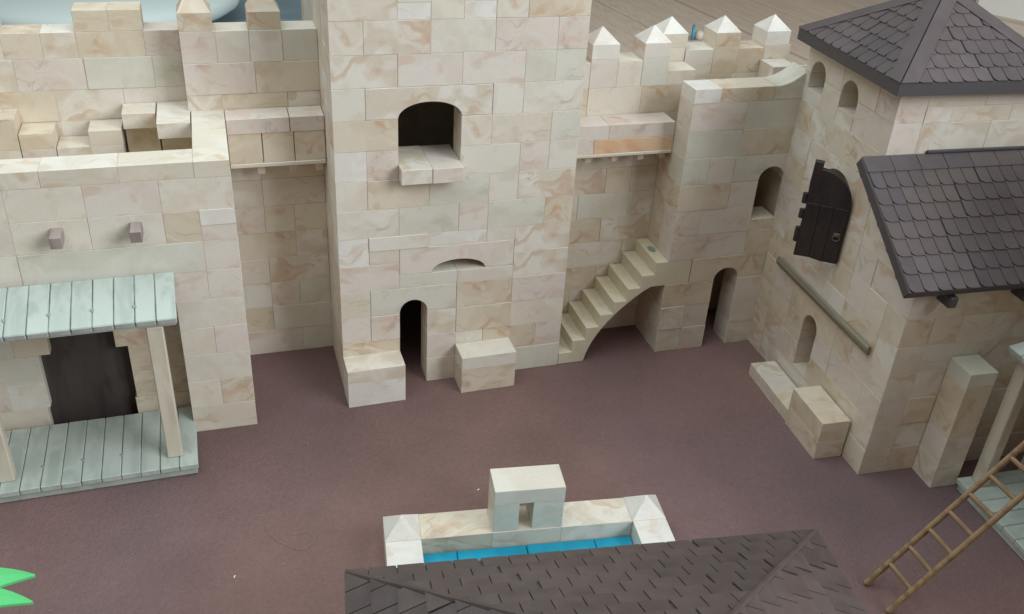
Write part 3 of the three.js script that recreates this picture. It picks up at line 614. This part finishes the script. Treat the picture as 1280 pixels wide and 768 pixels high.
// ================================================================ ladder
{
  const t = thing('ladder', 'brown wooden toy ladder leaning up from the carpet over the shadowed porch', 'ladder', 13.02, 12.95);
  const a = Math.atan2(4.41, 3.8), len = 7.6, g = new THREE.Group();
  const dir = [Math.cos(a), Math.sin(a)];
  for (const z of [-0.52, 0.52]) { const m = mesh(t, 'rail', block(len, 0.2, 0.13, 0.05, 2), ladderMat, dir[0] * len / 2, dir[1] * len / 2 + 0.06, z); m.rotation.z = a; }
  for (let k = 0; k < 10; k++) {
    const d = 0.93 + k * 0.735, r = new THREE.CylinderGeometry(0.07 * U, 0.07 * U, 1.0 * U, 8); r.rotateX(Math.PI / 2);
    mesh(t, 'rung', r, ladderMat, dir[0] * d, dir[1] * d + 0.06, 0);
  }
}

// ================================================================ pool
const POOL = { x: 0.05, z: 7.55, turn: -0.118 };
{
  const t = thing('pool', 'low block rimmed pool with bright blue floor and pyramid corner caps', 'pool', POOL.x, POOL.z, POOL.turn);
  const B = (a, b, c, d, tone) => brick(t, a, b, 0, 1, c, d, stone(tone), { name: 'rim_brick' });
  B(0, 1, 0, 1, 'white'); B(1, 3, 0, 1, 'tan'); B(3, 5, 0, 1, 'cream'); B(5, 7.12, 0, 1, 'swirl'); B(7.12, 8.12, 0, 1, 'white');
  for (let k = 0; k < 3; k++) { B(0, 1, 1 + 2 * k, 3 + 2 * k, 'white'); B(7.12, 8.12, 1 + 2 * k, 3 + 2 * k, 'white'); }
  B(0, 2, 7, 8, 'cream'); B(2, 4, 7, 8, 'cream'); B(4, 6, 7, 8, 'cream'); B(6, 8.12, 7, 8, 'cream');
  for (const x of [0.5, 7.62]) mesh(t, 'corner_cap', capGeometry, stones.white[0], x, 1.0, 0.5);
  for (let i = 0; i < 4; i++) for (let k = 0; k < 3; k++) {
    const xs = [1.02, 2, 4, 6, 7.1];
    brick(t, xs[i], xs[i + 1], 0, 0.47, 1.02 + 2 * k, 2.98 + 2 * k, pick(blueMats), { name: 'pool_floor_tile', gap: 0.01, c: 0.02 });
  }
}
{
  const c = Math.cos(-POOL.turn), s = Math.sin(-POOL.turn), px = 4.02, pz = 0.5;
  const t = thing('stone_gateway', 'small trilithon of cream blocks standing on the pool rim', 'gateway', POOL.x + px * c - pz * s, POOL.z + px * s + pz * c, POOL.turn);
  brick(t, -1, -0.28, 1, 2, -0.5, 0.47, stone('green'), { name: 'upright' }); brick(t, 0.12, 1, 1, 2, -0.5, 0.47, stone('green'), { name: 'upright' });
  brick(t, -1, 1, 2, 2.5, -0.5, 0.48, stone('cream'), { name: 'lintel' });
}

// ================================================================ house in the foreground
{
  const t = thing('roofed_hall', 'dark brown tiled hip roof of a block hall in front of the pool', 'house', -1.65, 13.08, -0.1225);
  hipRoof(t, { x0: 0, x1: 10.67, z0: 0, z1: 9, y: 4.65, ye: 0.28, rise: 0.58, mats: umbers, w: 0.6, h: 0.6, round: 0.06, hiddenFront: true });
  layWall(t, { a0: 0.6, a1: 10, y1: 4.7, f: 1.6, long: 4 }); layWall(t, { a0: 0.6, a1: 10, y1: 4.7, f: 8.4, long: 4 });
  layWall(t, { along: 'z', a0: 1.6, a1: 7.4, y1: 4.7, f: 0.6, face: -1, long: 4 }); layWall(t, { along: 'z', a0: 1.6, a1: 7.4, y1: 4.7, f: 10, face: 1, long: 4 });
}

// ================================================================ palm at the left edge
{
  const t = thing('palm_tree', 'bright green plastic palm fronds reaching in beside the porch', 'palm tree', -10.6, 11.6);
  const pts = [new THREE.Vector2(0.001, 0), new THREE.Vector2(0.9, 0), new THREE.Vector2(0.9, 0.15), new THREE.Vector2(0.35, 0.3)];
  for (let k = 0; k < 9; k++) { pts.push(new THREE.Vector2(0.34 - k * 0.012, 0.35 + k * 0.4), new THREE.Vector2(0.28 - k * 0.012, 0.68 + k * 0.4)); }
  pts.push(new THREE.Vector2(0.001, 4.0));
  mesh(t, 'trunk', new THREE.LatheGeometry(pts.map((p) => p.multiplyScalar(U)), 14), trunkMat);
  const leaf = (len, wide, droop) => {                      // a solid, slightly keeled blade
    const P = [], T = [], N = 14, M = 4, at = (i, j, s) => {
      const u = i / N, w = wide * Math.pow(Math.sin(Math.PI * Math.min(0.995, 0.06 + 0.94 * Math.pow(u, 0.8))), 0.75), k = (j / M - 0.5) * 2;
      return new THREE.Vector3(u * len, droop * u * u * -1 + 0.5 * Math.sin(u * 2.4) - Math.abs(k) * 0.12 * w + s * 0.03, k * w);
    };
    for (const s of [1, -1]) for (let i = 0; i < N; i++) for (let j = 0; j < M; j++) {
      const a = at(i, j, s), b = at(i + 1, j, s), c = at(i + 1, j + 1, s), d = at(i, j + 1, s);
      if (s > 0) P.push(a, c, b, a, d, c); else P.push(a, b, c, a, c, d);
      for (let k = 0; k < 6; k++) T.push(i / N, j / M);
    }
    for (const j of [0, M]) for (let i = 0; i < N; i++) { const a = at(i, j, 1), b = at(i + 1, j, 1), c = at(i + 1, j, -1), d = at(i, j, -1); if (j) P.push(a, c, b, a, d, c); else P.push(a, b, c, a, c, d); for (let k = 0; k < 6; k++) T.push(i / N, 0); }
    return finish(P, T);
  };
  const g = [leaf(2.66, 0.46, 0.5), leaf(2.55, 0.4, 0.55)];
  for (const [a, k, y] of [[0.33, 0, 4.2], [0.05, 1, 4.2], [-0.3, 0, 4.0], [1.3, 1, 3.95], [2.2, 0, 3.9], [3.1, 1, 3.85], [-1.7, 0, 3.9], [-2.5, 1, 3.95]]) { const m = mesh(t, 'leaf', g[k], leafMat, 0, y, 0); m.rotation.y = a; }
}

// ================================================================ things on the floor behind, and litter on the carpet
{
  const n = noiseField(55), g = new THREE.SphereGeometry(1, 48, 28), p = g.attributes.position, v = new THREE.Vector3();
  for (let i = 0; i < p.count; i++) { v.fromBufferAttribute(p, i); const k = 1 + 0.05 * (n(v.x * 3 + 9, v.z * 3 + 9) - 0.5); p.setXYZ(i, v.x * 9.6 * k * U, (Math.sign(v.y) * Math.pow(Math.abs(v.y), 0.8) * 1.8 * k + 1.65) * U, v.z * 8 * k * U); }
  g.computeVertexNormals();
  const c = mesh(scene, 'cushion', g, std({ color: 0xcdd8d4, roughness: 0.85, bumpMap: grainMap, bumpScale: 0.0008 }), -10.6, 0, -50.5);
  c.userData = { label: 'round white cushion on the blue grey rug', category: 'cushion' };
}
{
  const t = thing('toy_wheel', 'small blue and white toy on the floor behind the merlons', 'toy', 34.6, -42.4);
  const r = new THREE.TorusGeometry(0.5 * U, 0.12 * U, 10, 28); const m = mesh(t, 'ring', r, std({ color: 0x3f9fc0, roughness: 0.4 }), -0.3, 0.32, 0); m.rotation.y = 1.1;
  mesh(t, 'hub', new THREE.SphereGeometry(0.4 * U, 18, 12), std({ color: 0xd9cdbc, roughness: 0.5 }), 0.25, 0.1, 0.1);
}
{
  const b = mesh(scene, 'storage_box', block(12, 5, 9, 0.4, 1), std({ color: 0xf0efe8, roughness: 0.5 }), 74, 2.2, -47); b.rotation.y = 0.5;
  b.userData = { label: 'white box on the floor behind the slate roof', category: 'box' };
}
{
  const q = [[-3.17, 6.03], [-3.05, 6.56], [-2.62, 7.09], [-2.22, 7.31], [-1.89, 7.04], [-1.99, 6.7], [-2.41, 6.65]].map(([x, z], i) => new THREE.Vector3(x * U, (0.03 + (i % 2) * 0.03) * U, z * U));
  const m = mesh(scene, 'thread', new THREE.TubeGeometry(new THREE.CatmullRomCurve3(q), 48, 0.0055 * U, 5), std({ color: 0x9c8883, roughness: 0.8 }));
  m.userData = { label: 'fine pale thread curled on the open carpet', category: 'thread' };
}
for (const [x, z, label, r] of [[3.3, 6.03, 'tiny white crumb on the carpet behind the pool', 0.5], [-4.14, 7.89, 'tiny white crumb on the carpet near the pale thread', 1.2]]) {
  const m = mesh(scene, 'crumb', block(0.1, 0.03, 0.035, 0.01, 1), std({ color: 0xe8e2dc, roughness: 0.7 }), x, 0.018, z); m.rotation.y = r;
  m.userData = { label, category: 'crumb' };
}
{ // loose fluff on the pile
  const r = rng(404), bits = [];
  for (let k = 0; k < 70; k++) {
    const x = -9 + r() * 22, z = 2.5 + r() * 11, g = new THREE.BoxGeometry((0.03 + r() * 0.12) * U, 0.012 * U, 0.014 * U); g.rotateY(r() * 6.3); g.translate(x * U, 0.012 * U, z * U); bits.push(g);
  }
  const m = mesh(scene, 'carpet_fluff', mergeGeometries(bits), std({ color: 0x9c8580, roughness: 0.9 })); m.userData = { kind: 'stuff', label: 'fine pale fluff scattered on the carpet', category: 'fluff' };
}
renderer.render(scene, camera);
